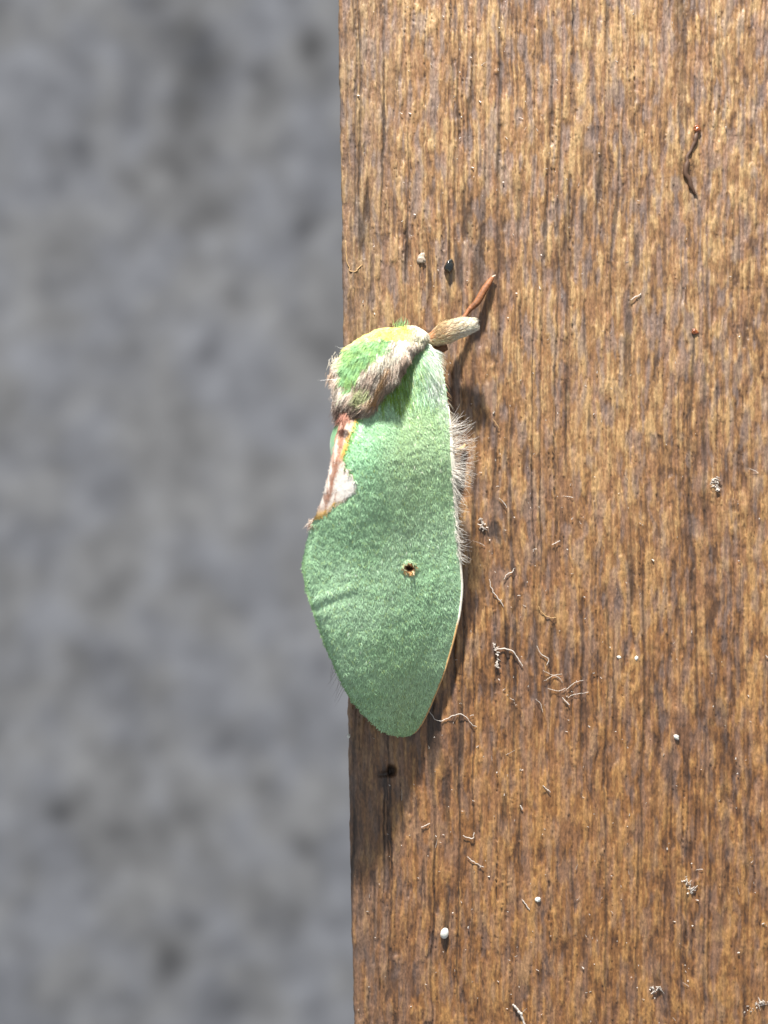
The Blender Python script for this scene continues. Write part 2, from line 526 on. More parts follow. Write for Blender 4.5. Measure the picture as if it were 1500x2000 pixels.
# margin rolls slightly over at the left, faint veins, felted unevenness
roll = sstep(0.93, 1.0, u) * sstep(1000, 1100, PYw)
PZw = PZw - 5 * roll
PZw = PZw + 3.0 * (fbm(PXw / 45, PYw / 60, 210, 3) - 0.5) + 0.9 * (fbm(PXw / 12 + 0.4 * PYw / 12, PYw / 13 - 0.4 * PXw / 12, 215, 2) - 0.5)
for line, amp in ((((862, 860), (858, 1000), (845, 1130), (815, 1240), (770, 1400)), 0.7), (((800, 900), (790, 1050), (745, 1200), (720, 1340)), 0.5), (((740, 900), (722, 1050), (680, 1180), (660, 1270)), 0.5), (((612, 1192), (650, 1172), (690, 1160)), -0.8), (((606, 1178), (640, 1160), (680, 1150)), 1.2)):
    PZw = PZw + amp * np.exp(-(dist_line(line, PXw, PYw) / 9.0) ** 2)
hr = np.hypot((PXw - 799) / 1.0, (PYw - 1108) / 0.95)
PZw = PZw - 14 * sstep(9.5, 5.5, hr) + 2.5 * np.exp(-((hr - 12) / 3.5) ** 2)
# colours
g0, g1, g2 = lin(172, 208, 168), lin(156, 196, 152), lin(180, 210, 156)
Cg = mix(np.broadcast_to(g0, PXw.shape + (3,)), g1, sstep(0.3, 0.7, fbm(PXw / 60, PYw / 80, 220, 3)))
Cg = mix(Cg, g2, 0.7 * sstep(0.62, 0.25, u + 0.25 * fbm(PXw / 40, PYw / 90, 224, 2) - 0.15) * sstep(1150, 800, PYw))
Cg = mix(Cg, lin(146, 180, 128), 0.6 * sstep(1150, 1420, PYw))  # lower wing darkened: shade of the slope turned from the lamp, painted in
Cg = mix(Cg, lin(152, 214, 166), 0.5 * np.exp(-(np.hypot((PXw - 700) / 40, (PYw - 870) / 70)) ** 2))
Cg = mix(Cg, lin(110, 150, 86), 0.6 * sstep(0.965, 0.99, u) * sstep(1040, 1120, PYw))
glare_poly = [(812, 664), (834, 662), (850, 684), (866, 735), (874, 800), (878, 860), (866, 850), (852, 790), (842, 745), (824, 700)]
glare_m = inside(glare_poly, PXw + 14 * (fbm(PXw / 8, PYw / 10, 226, 2) - 0.5), PYw) * sstep(880, 700, PYw + 130 * (vnoise(PXw / 5, PYw / 6, 228) - 0.5))
Cg = mix(Cg, lin(232, 242, 230), 0.85 * glare_m)  # overexposed highlight on the shoulder, painted whitish into the wing colour
bnd = [(745, 770), (735, 783), (715, 800), (700, 815), (688, 840), (678, 868), (671, 888), (669, 897), (673, 910), (685, 925), (693, 936), (695, 948), (691, 962), (679, 973), (668, 979), (655, 986), (643, 996), (630, 1008), (614, 1017), (604, 1030)]
bndw = smooth_path(bnd, 160)
patch_poly = [tuple(p) for p in bndw] + [(540, 1040), (560, 700), (745, 700)]
jx = 3.0 * (vnoise(PXw / 5, PYw / 5, 230) - 0.5); jy = 3.0 * (vnoise(PXw / 5, PYw / 5, 231) - 0.5)
inp = inside(patch_poly, PXw + jx, PYw + jy)
db = dist_line(bndw[::4], PXw, PYw)


def patch_color(x, y, d, r=0.0):
    br, pk, wh, og, dk = lin(170, 128, 108), lin(222, 196, 180), lin(246, 238, 228), lin(236, 190, 96), lin(104, 74, 60)
    left = np.interp(y, vy, XL)
    n = fbm((x + 0.28 * y) / 4.5, y / 42, 240, 2)
    c = mix(np.broadcast_to(br, np.shape(x) + (3,)), pk, sstep(0.38, 0.62, n))
    c = mix(c, wh, sstep(0.42, 0.6, n + 0.15) * sstep(890, 925, y) * sstep(1000, 975, y) * 0.8)
    c = mix(c, dk, sstep(838, 812, y) * 0.7)
    c = mix(c, lin(158, 108, 84), sstep(12, 4, np.abs(x - left - 9)) * sstep(0.4, 0.55, vnoise(x / 3, y / 18, 243)) * 0.8)
    c = mix(c, og, 0.85 * sstep(8, 2, d + 9 * (n - 0.5)) * np.clip(sstep(905, 880, y) + sstep(972, 985, y), 0, 1))
    c = mix(c, wh, sstep(24, 16, np.hypot((x - 678) / 1.0, (y - 948) / 1.15)))
    c = mix(c, og * 0.8, sstep(992, 1006, y) * 0.75)
    c = mix(c, dk, sstep(1018, 1024, y))
    return c


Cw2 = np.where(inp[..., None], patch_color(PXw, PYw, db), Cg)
edge_g = (~inp) & (db < 7) & (PYw < 930)
Cw2 = np.where(edge_g[..., None], mix(Cw2, np.broadcast_to(lin(96, 150, 66), Cw2.shape), sstep(7, 2, db)), Cw2)
Cw2 = mix(Cw2, lin(176, 130, 84), sstep(15, 11, hr + 4 * (vnoise(PXw / 4, PYw / 4, 250) - 0.5)))
Cw2 = mix(Cw2, lin(74, 50, 34), sstep(8, 5.5, hr))
PZw = PZw + np.where(inp, 1.5, 0.0)
wing_top = P(PXw, PYw, PZw)
wing_bot = P(PXw, PYw, PZw - 4.0)
nt_ = ny * NX
ft = grid_faces(ny, NX)[:, ::-1]
# rim joining the two skins
rim = np.concatenate([np.arange(NX), np.arange(1, ny) * NX + NX - 1, (ny - 1) * NX + np.arange(NX - 2, -1, -1), np.arange(ny - 2, 0, -1) * NX])
rim2 = np.roll(rim, -1)
fr = np.stack([rim, rim2, rim2 + nt_, rim + nt_], -1)
wing_v = np.vstack([wing_top.reshape(-1, 3), wing_bot.reshape(-1, 3)])
wing_f = np.vstack([ft, ft[:, ::-1] + nt_, fr])
under = mix(Cw2.reshape(-1, 3), np.broadcast_to(lin(196, 176, 140), (nt_, 3)), np.full(nt_, 0.8))
wing = part('forewing', wing_v, wing_f, M_wing, moth, np.vstack([Cw2.reshape(-1, 3), under]))
wing['label'] = 'green forewing with a brown and cream patch on its inner edge'

wtv = wing_top.reshape(-1, 3)


def wing_norm(n):
    return np.where(n[:, 2:3] < 0, -n, n)


# ---- scales of the wing: small blades lying almost flat
def blades(p, n, flow, length, width, lift, twist):
    t = norm(flow - n * np.sum(flow * n, 1, keepdims=True))
    s = norm(np.cross(n, t))
    t = norm(t * np.cos(twist)[:, None] + s * np.sin(twist)[:, None])
    s = norm(np.cross(n, t))
    L = length[:, None]; w_ = width[:, None]; lf = lift[:, None]
    p = p - n * 0.008
    a0 = p - s * w_ * 0.30; a1 = p + s * w_ * 0.30
    m = p + t * L * 0.55 + n * L * lf * 0.75
    b0 = m - s * w_ * 0.5; b1 = m + s * w_ * 0.5
    e = p + t * L + n * L * lf
    c0 = e - s * w_ * 0.22; c1 = e + s * w_ * 0.22
    v = np.stack([a0, a1, b0, b1, c0, c1], 1).reshape(-1, 3)
    k = (np.arange(len(p)) * 6)[:, None]
    f = np.concatenate([k + np.array([[0, 1, 3, 2]]), k + np.array([[2, 3, 5, 4]])], 0)
    return v, f


NS = 60000
p, n = sample(wtv, ft, NS)
n = wing_norm(n)
qx, qy = to_px(p)
ins = inside(patch_poly, qx, qy)
hrq = np.hypot(qx - 799, qy - 1108)
keep = (hrq > 9) & ~((qy < 690)) & (rng.rand(NS) < 0.95)
p, n, qx, qy, ins = p[keep], n[keep], qx[keep], qy[keep], ins[keep]
ns = len(p)
flow = np.stack([(qx - 815) * 0.55 + 70, -(qy - 560) * 1.0, 0 * qx], 1)
flow = np.where(ins[:, None], np.stack([-0.25 + 0 * qx, -1 + 0 * qx, 0 * qx], 1), norm(flow))
tw = rng.randn(ns) * 0.55
ue = (qx - np.interp(qy, vy, XR)) / (np.interp(qy, vy, XL) - np.interp(qy, vy, XR))
near = np.clip(np.minimum((1 - ue) * 22, ue * 25), 0.5, 1) * sstep(1445, 1415, qy) ** 0.5
Ls = (0.20 + 0.20 * rng.rand(ns)) * np.where(ins, 0.9, 1.0) * near
Ws = (0.045 + 0.035 * rng.rand(ns)) * np.where(ins, 0.7, 1.0)
lift = (0.03 + 0.12 * rng.rand(ns) ** 1.5) * np.where(ins, 0.3, 1.0)
v, f = blades(p, n, flow, Ls, Ws, lift, tw)
gi = np.clip(np.rint((np.interp(qy, vy, np.arange(ny)))).astype(int), 0, ny - 1)
gu = np.clip(np.rint((qx - XR[gi]) / (XL[gi] - XR[gi]) * (NX - 1)).astype(int), 0, NX - 1)
cs = Cw2[gi, gu]
bri = np.exp(rng.randn(ns) * np.where(ins, 0.10, 0.26))
cs = cs * bri[:, None]
pal = rng.rand(ns) < 0.13
cs = np.where(pal[:, None] & ~ins[:, None], cs * 0.55 + lin(190, 226, 184) * 0.45, cs)
yel = rng.rand(ns) < 0.07
cs = np.where(yel[:, None] & ~ins[:, None], cs * 0.6 + lin(186, 206, 110) * 0.4, cs)
cs = np.clip(cs, 0.01, 0.92)
part('wing_scales', v, f, M_scale, wing, np.repeat(cs, 6, 0), kind='stuff', smooth=False)

# ---- pale leading-edge rib of the wing
sel = (vy > 790) & (vy < 1437)
rp = P(XR[sel][::6] + 1.5, vy[sel][::6], (ZR)[sel][::6] - 3)
rv, rf = tube(rp, np.interp(np.linspace(0, 1, len(rp)), [0, 0.07, 0.14, 0.24, 0.55, 0.95, 1], [0.03, 0.14, 0.24, 0.16, 0.11, 0.06, 0.02]), 8)
ribc = np.where((np.arange(len(rv)) // 8 > len(rp) * 0.55)[:, None], lin(206, 164, 112), lin(240, 232, 216))
part('leading_edge_rib', rv, rf, M_body, wing, ribc)

# ---- left forewing, folded down the other side of the roof
ly = np.linspace(700, 1360, 130)
lt = np.linspace(0, 1, 40)[None, :]
rx0 = np.interp(ly, vy, XL)[:, None] + 3; rz0 = np.interp(ly, vy, ZL)[:, None] - 10
bul = 17 * np.exp(-((ly - 850) / 52) ** 2)[:, None]
endx = np.where(ly < 1000, 664, 656)[:, None]
endx = np.interp(ly, [700, 900, 1100, 1250, 1360], [690, 664, 652, 664, 684])[:, None]
depth = np.interp(ly, [700, 800, 1000, 1200, 1300, 1360], [60, 230, 330, 330, 220, 40])[:, None]
LX = rx0 + (endx - rx0) * lt ** 1.4 - bul * np.sin(math.pi * np.clip(lt * 1.6, 0, 1)) + 1.5
LZ = rz0 - depth * lt
LY = ly[:, None] + 14 * lt
LZ = LZ + 3 * (fbm(LY / 40, LZ / 40, 260, 2) - 0.5)
lw = P(LX, LY, LZ)
inw = np.zeros_like(lw); inw[..., 0] = 0.14
lv = np.vstack([lw.reshape(-1, 3), (lw + inw).reshape(-1, 3)])
nl = lw.shape[0] * lw.shape[1]
lf_ = grid_faces(*LX.shape)
rimL = np.concatenate([np.arange(40), np.arange(1, 130) * 40 + 39, 129 * 40 + np.arange(38, -1, -1), np.arange(128, 0, -1) * 40])
rimL2 = np.roll(rimL, -1)
lfa = np.vstack([lf_, lf_[:, ::-1] + nl, np.stack([rimL2, rimL, rimL + nl, rimL2 + nl], -1)])
lc = mix(np.broadcast_to(lin(92, 148, 92), LX.shape + (3,)), lin(108, 164, 112), fbm(LY / 30, LZ / 30, 262, 2))  # darker than the near wing: shade of this side put into the colour
wing2 = part('forewing', lv, lfa, M_wing, moth, np.vstack([lc.reshape(-1, 3)] * 2))
wing2['label'] = 'far green forewing folded down behind the ridge'

# ---- body: head, thorax and abdomen as one skin
sp = np.array([  # px, py, z, radius
    (832, 660, 44, 4), (824, 660, 50, 14), (806, 663, 74, 24), (782, 673, 98, 34), (750, 694, 126, 50), (721, 720, 148, 56),
    (701, 752, 162, 50), (692, 784, 168, 42), (690, 808, 160, 34), (694, 850, 144, 32), (690, 950, 132, 42), (682, 1100, 122, 48),
    (692, 1230, 96, 38), (706, 1330, 70, 22), (716, 1385, 52, 5)], float)
sp = smooth_path(sp, 110)
ctr = P(sp[:, 0], sp[:, 1], sp[:, 2])
rad = sp[:, 3] * S
tan = norm(np.gradient(ctr, axis=0))
ra = norm(np.cross(tan, np.array([0, 0, 1.0]))); rb = norm(np.cross(ra, tan))
NB = 56
an = np.arange(NB) * 2 * math.pi / NB
rb_scale = np.where(rb[:, 2:3] > 0, 1.05, 1.05)
bv = ctr[:, None, :] + rad[:, None, None] * (ra[:, None, :] * np.cos(an)[None, :, None] + rb[:, None, :] * np.sin(an)[None, :, None] * 1.05)
bvx, bvy = to_px(bv)
bump = (fbm(bvx / 18, bvy / 18, 270, 3) - 0.5) * 5 * S
bv = bv + norm(bv - ctr[:, None, :]) * bump[..., None]
bv = bv.reshape(-1, 3)
bf = grid_faces(110, NB, True)
# orientation: outward
bn0 = np.cross(bv[bf[:, 2]] - bv[bf[:, 0]], bv[bf[:, 3]] - bv[bf[:, 1]])
cenf = (bv[bf[:, 0]] + bv[bf[:, 2]]) / 2
out0 = cenf - ctr[np.clip(bf[:, 0] // NB, 0, 109)]
if np.mean(np.sum(bn0 * out0, 1)) < 0:
    bf = bf[:, ::-1]

green_poly = [(660, 740), (664, 705), (686, 672), (728, 662), (768, 664), (756, 682), (727, 704), (706, 724), (692, 744), (682, 768), (670, 764)]
yellow_poly = [(668, 690), (684, 655), (735, 630), (810, 632), (835, 662), (800, 667), (768, 664), (730, 660), (690, 671), (672, 696)]
cream_poly = [(812, 658), (790, 661), (768, 672), (740, 694), (726, 712), (752, 716), (776, 696), (800, 674)]
tuft_poly = [(692, 758), (716, 748), (732, 768), (704, 790)]
dark_poly = [(640, 786), (664, 776), (690, 786), (716, 800), (700, 830), (640, 830)]
orange_line = [(757, 716), (748, 740), (742, 762), (728, 786)]


def thorax_color(x, y, r):
    n = fbm(x / 7, y / 10, 280, 2)
    sh = np.shape(x)
    x, y = x + 11 * (vnoise(x / 6, y / 6, 284) - 0.5) + 9 * (r - 0.5), y + 9 * (vnoise(x / 6, y / 6, 286) - 0.5)
    c = mix(np.broadcast_to(lin(176, 148, 126), sh + (3,)), lin(224, 206, 186), sstep(0.35, 0.65, n + 0.35 * (r - 0.5)))
    c = mix(c, np.broadcast_to(lin(104, 76, 64), sh + (3,)), sstep(0.74, 0.86, r) * 0.9)
    c = mix(c, np.broadcast_to(lin(150, 172, 96), sh + (3,)), inside(tuft_poly, x, y) * 0.7)
    c = mix(c, np.broadcast_to(lin(66, 48, 40), sh + (3,)), inside(dark_poly, x, y) * sstep(0.15, 0.4, r) * 0.95)
    c = mix(c, np.broadcast_to(lin(214, 148, 60), sh + (3,)), sstep(9, 3, dist_line(orange_line, x, y)) * 0.6)
    c = mix(c, np.broadcast_to(lin(236, 222, 198), sh + (3,)), inside(cream_poly, x, y) * 0.9)
    c = mix(c, np.broadcast_to(lin(204, 196, 78), sh + (3,)), inside(yellow_poly, x, y) * sstep(0.05, 0.5, r + 0.7 * (n - 0.4)))
    gcol = mix(np.broadcast_to(lin(118, 172, 84), sh + (3,)), lin(98, 160, 92), sstep(0.3, 0.7, n))
    c = mix(c, gcol, inside(green_poly, x, y) * 0.95)
    c = mix(c, np.broadcast_to(lin(230, 222, 196), sh + (3,)), sstep(792, 812, x) * sstep(672, 660, y) * 0.8)
    return c


bx, by = to_px(bv)
bc = thorax_color(bx, by, np.full(bx.shape, 0.5)) ** 0.75
abd = by > 830
bc = np.where(abd[:, None], lin(120, 104, 80), bc)
body = part('body', bv, bf, M_body, moth, bc)

# thorax fur
NH = 22000
p, n = sample(bv, bf, NH, lambda c, nn: (to_px(c)[1] < 822) * np.where(nn[:, 2] > -0.25, 1.0, 0.15))
qx, qy = to_px(p)
fl = np.stack([-(qx - 652) * 0.62 - 4, -(830 - qy) * 0.9, 0 * qx], 1)
onright = sstep(706, 742, qx) * sstep(690, 720, qy)
fl = norm(fl)
fl = norm(fl - n * np.sum(fl * n, 1, keepdims=True))
inb = inside(green_poly, qx, qy) | inside(yellow_poly, qx, qy)
liftb = np.where(inb, 0.08, 0.13) + 0.12 * rng.rand(NH)
swirl = np.stack([fbm(qx / 14, qy / 14, 320, 2) - 0.5, fbm(qx / 14, qy / 14, 325, 2) - 0.5, 0 * qx], 1)
dr = norm(fl + 1.1 * swirl + n * liftb[:, None] + 0.12 * rng.randn(NH, 3))
r = rng.rand(NH)
lenb = np.where(inb, 0.42, 0.70) * (0.6 + 0.7 * rng.rand(NH))
lenb = np.where((qy < 672) | (qx > 785), lenb * 0.55, lenb)
lenb = lenb * (1 - 0.45 * sstep(672, 655, qx))
bend = fl * 0.25 - n * 0.10 + 0.08 * rng.randn(NH, 3)
wid = np.where(inb, 0.044, 0.044) * (0.7 + 0.6 * rng.rand(NH))
v, f, k = hair_geo(p, dr, bend, lenb, wid)
c = thorax_color(qx, qy, r) * np.exp(rng.randn(NH) * 0.22)[:, None]
c = c ** 0.68
part('thorax_fur', v, f, M_fur, body, np.repeat(np.clip(c, 0.01, 0.92), k, 0), kind='stuff')

# tufts at the rear of the thorax, brushed up into points
tp, td, tc, tl = [], [], [], []
for (cx, cy, cz, ax, ay, az, spread, num, ln, colr) in (
        (668, 796, 226, -0.3, -0.9, 0.2, 12, 240, 0.9, (58, 42, 36)), (690, 796, 232, -0.4, -0.85, 0.2, 13, 240, 0.8, (150, 122, 104)), (714, 784, 222, -0.45, -0.85, 0.2, 13, 260, 0.9, (160, 130, 108)), (650, 735, 196, -0.2, -0.95, 0.2, 11, 150, 0.6, (176, 144, 118)),
        (700, 770, 226, -0.45, -0.85, 0.25, 14, 230, 0.95, (190, 168, 140)), (722, 762, 212, -0.35, -0.9, 0.25, 14, 260, 1.0, (168, 134, 112)),
        (690, 742, 236, -0.5, -0.8, 0.45, 7, 100, 0.8, (120, 72, 58)), (655, 705, 186, -0.15, -0.95, 0.2, 9, 120, 0.5, (214, 196, 170)),
        (738, 748, 196, -0.35, -0.9, 0.2, 10, 160, 0.9, (186, 128, 78)), (778, 645, 140, 0.2, 0.7, 0.4, 12, 120, 0.55, (150, 196, 138))):
    q = rng.randn(num, 2) * spread * 0.6
    tp.append(P(cx + 3 + q[:, 0], cy + q[:, 1], cz - 0.02 * np.sum(q * q, 1) - 32))
    d0 = np.array([ax, ay, az])
    td.append(norm(d0 * np.array([1, 1, 0.5]) + 0.17 * rng.randn(num, 3)))
    tc.append(lin(*colr) ** 0.72 * np.exp(rng.randn(num) * 0.3)[:, None])
    tl.append(ln * (0.6 + 0.6 * rng.rand(num)))
tp, td, tc, tl = (np.concatenate(a) for a in (tp, td, tc, tl))
v, f, k = hair_geo(tp, td, 0.15 * rng.randn(len(tp), 3), tl, np.full(len(tp), 0.042))
part('thorax_tufts', v, f, M_fur, body, np.repeat(np.clip(tc, 0.01, 0.9), k, 0), kind='stuff')

# grass-green fur on the shoulder of the wing
teg_poly = [(792, 668), (826, 664), (846, 690), (856, 740), (846, 790), (800, 812), (748, 800), (740, 780), (760, 736), (778, 694)]
NT = 3600
p, n = sample(wtv, ft, NT, lambda c, nn: inside(teg_poly, to_px(c)[0], to_px(c)[1] + 40 * (vnoise(to_px(c)[0] / 9, to_px(c)[1] / 30, 330) - 0.3)) * 1.0)
n = wing_norm(n)
qx, qy = to_px(p)
fl = norm(np.stack([(qx - 803) * 0.8, -(qy - 628), 0 * qx], 1))
fl = norm(fl - n * np.sum(fl * n, 1, keepdims=True))
far = sstep(700, 800, qy)
dr = norm(fl + n * (0.05 + 0.13 * rng.rand(NT) * (1 - 0.5 * far))[:, None] + 0.15 * rng.randn(NT, 3))
ln = (0.55 + 0.65 * rng.rand(NT)) * (1 - 0.35 * far)
v, f, k = hair_geo(p, dr, fl * 0.2 - n * 0.12, ln, 0.036 + 0.02 * rng.rand(NT))
cg = mix(np.broadcast_to(lin(150, 190, 84), (NT, 3)), lin(176, 218, 180), sstep(782, 822, qx + 30 * (rng.rand(NT) - 0.5)))
cg = mix(cg, np.broadcast_to(lin(232, 242, 228), (NT, 3)), 0.85 * sstep(826, 842, qx + 16 * rng.randn(NT) * 0.5) * sstep(810, 740, qy))  # blown shoulder highlight carried on into the hair colour
cg = mix(cg, np.broadcast_to(lin(196, 214, 150), (NT, 3)), (rng.rand(NT) > 0.88) * 0.8)
cg = cg ** 0.85 * np.exp(rng.randn(NT) * 0.25)[:, None]
part('shoulder_fur', v, f, M_fur, wing, np.repeat(np.clip(cg, 0.01, 0.9), k, 0), kind='stuff')

# white fringe under the leading edge
NF = 760
yy = np.concatenate([828 + 115 * rng.rand(330) ** 0.9, 915 + 175 * rng.rand(NF - 330)])
clump = np.round(yy / 11) * 11
yy = yy + 0.35 * (clump - yy)
xx = np.interp(yy, vy, XR) + 1 - 9 * rng.rand(NF)
zz = np.interp(yy, vy, ZR) + 1 - 9 * rng.rand(NF)
root = P(xx, yy, zz)
long_ = np.where(yy < 925, 1.0, 0.85) * np.exp(-((yy - 885) / 150) ** 2) + 0.25
long_ = np.where(yy > 925, np.maximum(long_, 0.82), long_)
ang = np.interp(yy, [835, 880, 940, 1000, 1085], [0.18, -0.05, -0.62, -0.95, -0.75]) + 0.34 * rng.randn(NF) + 0.25 * np.sin(clump * 1.7)
dr = np.stack([np.cos(ang), np.sin(ang), 0.16 + 0.16 * rng.randn(NF)], 1)
bend = np.stack([0.05 + 0 * ang, np.where(yy > 990, 0.34, 0.10) + 0.22 * rng.randn(NF), 0.08 * rng.randn(NF)], 1)
ln = 1.5 * long_ * (0.25 + 0.85 * rng.rand(NF) ** 1.4)
v, f, k = hair_geo(root, norm(dr), bend, ln, 0.032 + 0.014 * rng.rand(NF), seg=6, tip=0.3)
v[:, 2] = np.maximum(v[:, 2], board_z(to_px(v)[0]) * S + 0.12)
cf = np.broadcast_to(lin(236, 228, 220), (NF, 3)) * (0.95 + 0.2 * rng.rand(NF))[:, None]
part('wing_fringe', v, f, M_white_fur, wing, np.repeat(np.clip(cf, 0, 0.92), k, 0), kind='stuff')

# short brownish lashes along the shoulder, sparse hairs elsewhere
yy = np.concatenate([np.linspace(672, 835, 44) + 2 * rng.randn(44), np.linspace(1090, 1170, 16), np.linspace(800, 860, 22)])
NLs = len(yy)
root = P(np.interp(yy, vy, XR) - 1, yy, np.interp(yy, vy, ZR) - 4)
ang = -0.55 + 0.25 * rng.randn(NLs)
dr = norm(np.stack([np.cos(ang), np.sin(ang), 0.1 * rng.randn(NLs) - 0.05], 1))
bend = np.stack([0.0 * ang, -0.55 + 0.15 * rng.randn(NLs), 0 * ang], 1)
ln = np.where(yy < 840, 0.62, 0.28) * (0.7 + 0.6 * rng.rand(NLs))
v, f, k = hair_geo(root, dr, bend, ln, np.full(NLs, 0.034), seg=5)
cl = np.where((yy < 780)[:, None], lin(206, 164, 120), lin(226, 216, 196))
part('edge_lashes', v, f, M_white_fur, wing, np.repeat(cl, k, 0), kind='stuff')

# stray hairs: two white ones at the thorax, dark ones at the tail end, the tuft ending the brown patch
rt, dd, ll, cc, ww = [], [], [], [], []
for (a, b, z, c0, w0) in (((652, 741), (620, 744), 190, (225, 222, 220), .03), ((670, 680), (655, 682), 180, (220, 220, 215), .03), ((646, 700), (640, 706), 180, (220, 220, 215), .03)):
    q0 = P(a[0], a[1], z); q1 = P(b[0], b[1], z + 6)
    rt.append(q0); dd.append(norm(q1 - q0)); ll.append(np.linalg.norm(q1 - q0)); cc.append(lin(*c0)); ww.append(w0)
for i in range(10):
    a = (640 + 24 * i / 10 + 3, 1292 + 60 * i / 10); b = (a[0] - 6 + 10 * rng.randn() * 0.4, a[1] + 26 + 14 * rng.rand())
    q0 = P(a[0] + 8, a[1], 120); q1 = P(b[0] + 2, b[1], 112)
    rt.append(q0); dd.append(norm(q1 - q0)); ll.append(np.linalg.norm(q1 - q0)); cc.append(lin(92, 78, 74)); ww.append(.026)
for i in range(70):
    a = (612 + 6 * rng.randn() * 0.5, 1012 + 8 * rng.rand()); b = (604 + 5 * rng.randn(), 1030 + 8 * rng.rand())
    q0 = P(a[0], a[1], 248); q1 = P(b[0], b[1], 252)
    rt.append(q0); dd.append(norm(q1 - q0)); ll.append(np.linalg.norm(q1 - q0)); cc.append(lin(*((120, 84, 66) if rng.rand() < .6 else (214, 196, 180)))); ww.append(.04)
for i in range(60):   # pinkish tuft where the ridge leaves the thorax
    a = (664 + 16 * rng.rand(), 806 + 22 * rng.rand()); b = (a[0] - 8 + 5 * rng.randn(), a[1] + 12 + 8 * rng.rand())
    q0 = P(a[0], a[1], 232); q1 = P(b[0], b[1], 238)
    rt.append(q0); dd.append(norm(q1 - q0)); ll.append(np.linalg.norm(q1 - q0)); cc.append(lin(*((206, 150, 132) if rng.rand() < .5 else (120, 76, 62)))); ww.append(.04)
rt, dd, ll, cc, ww = (np.array(a) for a in (rt, dd, ll, cc, ww))
v, f, k = hair_geo(rt, dd, 0.12 * rng.randn(len(rt), 3), ll, ww, seg=4)
part('stray_hairs', v, f, M_fur, body, np.repeat(cc, k, 0), kind='stuff')


# ---- legs
def limb(name, pts, radii, colr, parent, sides=14, flat=1.0):
    pth = smooth_path([tuple(P(*q)) for q in pts], 36)
    rr_ = np.interp(np.linspace(0, 1, 36), np.linspace(0, 1, len(radii)), radii) * S
    v, f = tube(pth, rr_, sides)
    vx, vyy = to_px(v)
    c = np.broadcast_to(lin(*colr), (len(v), 3)) * (0.7 + 0.6 * fbm(vx / 7, vyy / 7, 290, 2))[:, None]
    return part(name, v, f, M_leg, parent, c), pth, rr_


# furry foreleg reaching forward
fleg, pth, rr_ = limb('foreleg', [(822, 664, 40), (842, 662, 38), (866, 652, 44), (896, 641, 48), (926, 634, 46)], [5, 12, 20, 19, 12], (150, 108, 76), moth)
fleg['label'] = 'foreleg with a thick tan fur sleeve'
NL = 5200
ti = rng.rand(NL) * 0.95 + 0.03
ii = ti * 35; i0 = ii.astype(int); fr_ = (ii - i0)[:, None]
cp = pth[i0] * (1 - fr_) + pth[np.minimum(i0 + 1, 35)] * fr_
tg = norm(np.gradient(pth, axis=0))[i0]
A = norm(np.cross(tg, [0, 0, 1.0])); B = norm(np.cross(A, tg))
th = rng.rand(NL) * 2 * math.pi
nn = A * np.cos(th)[:, None] + B * np.sin(th)[:, None]
root = cp + nn * (rr_[i0] * 0.96)[:, None]
slope_ = np.gradient(rr_)[i0] / np.linalg.norm(np.gradient(pth, axis=0), axis=1)[i0]
dr = norm(tg + nn * (slope_ + 0.07 + 0.10 * rng.rand(NL))[:, None] + 0.09 * rng.randn(NL, 3))
ln = (0.4 + 0.35 * rng.rand(NL)) * np.interp(ti, [0.1, 0.3, 0.8, 1], [0.7, 1.0, 0.9, 0.7])
v, f, k = hair_geo(root, dr, -nn * 0.08, ln, np.full(NL, 0.036))
cl = mix(np.broadcast_to(lin(214, 184, 146), (NL, 3)), lin(236, 222, 196), sstep(0.4, 0.9, ti)) ** 0.8 * np.exp(rng.randn(NL) * 0.2)[:, None]
part('leg_fur', v, f, M_fur, fleg, np.repeat(np.clip(cl, 0.01, 0.85), k, 0), kind='stuff')

# slim brown tarsus of the other foreleg, lying along the board
tz = lambda x, h: float(board_z(x)) + h
fleg2, pth2, rr2 = limb('foreleg', [(878, 664, tz(878, 32)), (900, 630, tz(900, 28)), (916, 606, tz(916, 22)), (932, 590, tz(932, 20)), (946, 566, tz(946, 16)), (958, 548, tz(958, 10)), (964, 541, tz(964, 6))], [8, 5, 4.2, 6.5, 7.2, 6.8, 5, 2.2], (128, 82, 52), moth)
fleg2['label'] = 'slim reddish brown foreleg without fur'
cl_v, cl_f = tube(P(np.array([958, 963, 967, 968]), np.array([546, 540, 538, 542]), np.array([tz(960, 8), tz(963, 8), tz(966, 6), tz(968, 3)])), [0.07, 0.07, 0.05, 0.02], 8)
part('claw', cl_v, cl_f, M_leg, fleg2, np.broadcast_to(lin(214, 188, 170), (len(cl_v), 3)))
# middle leg tip poking through the fringe
mleg, _, _ = limb('middle_leg', [(846, 860, 34), (870, 872, 28), (890, 880, 12), (902, 876, tz(902, 10)), (909, 868, tz(909, 6))], [6, 6, 6, 5, 2], (196, 156, 96), moth)
mleg['label'] = 'tip of a tan middle leg poking out of the white fringe'
# upper leg joining the sleeve, in the shade of the shoulder
hleg, _, _ = limb('foreleg_base', [(790, 700, 70), (822, 690, 42), (850, 684, 26), (872, 676, 22)], [14, 14, 12, 8], (120, 84, 60), moth)
# hind legs, holding on under the wing
limb('hind_leg', [(720, 1000, 100), (770, 1040, 60), (800, 1120, 22), (815, 1200, tz(815, 5)), (818, 1240, tz(818, 4))], [8, 8, 6, 4, 3], (180, 150, 110), moth)
limb('hind_leg', [(690, 980, 100), (700, 1040, 60), (705, 1120, 22), (708, 1200, tz(708, 5)), (710, 1230, tz(710, 4))], [8, 8, 6, 4, 3], (180, 150, 110), moth)

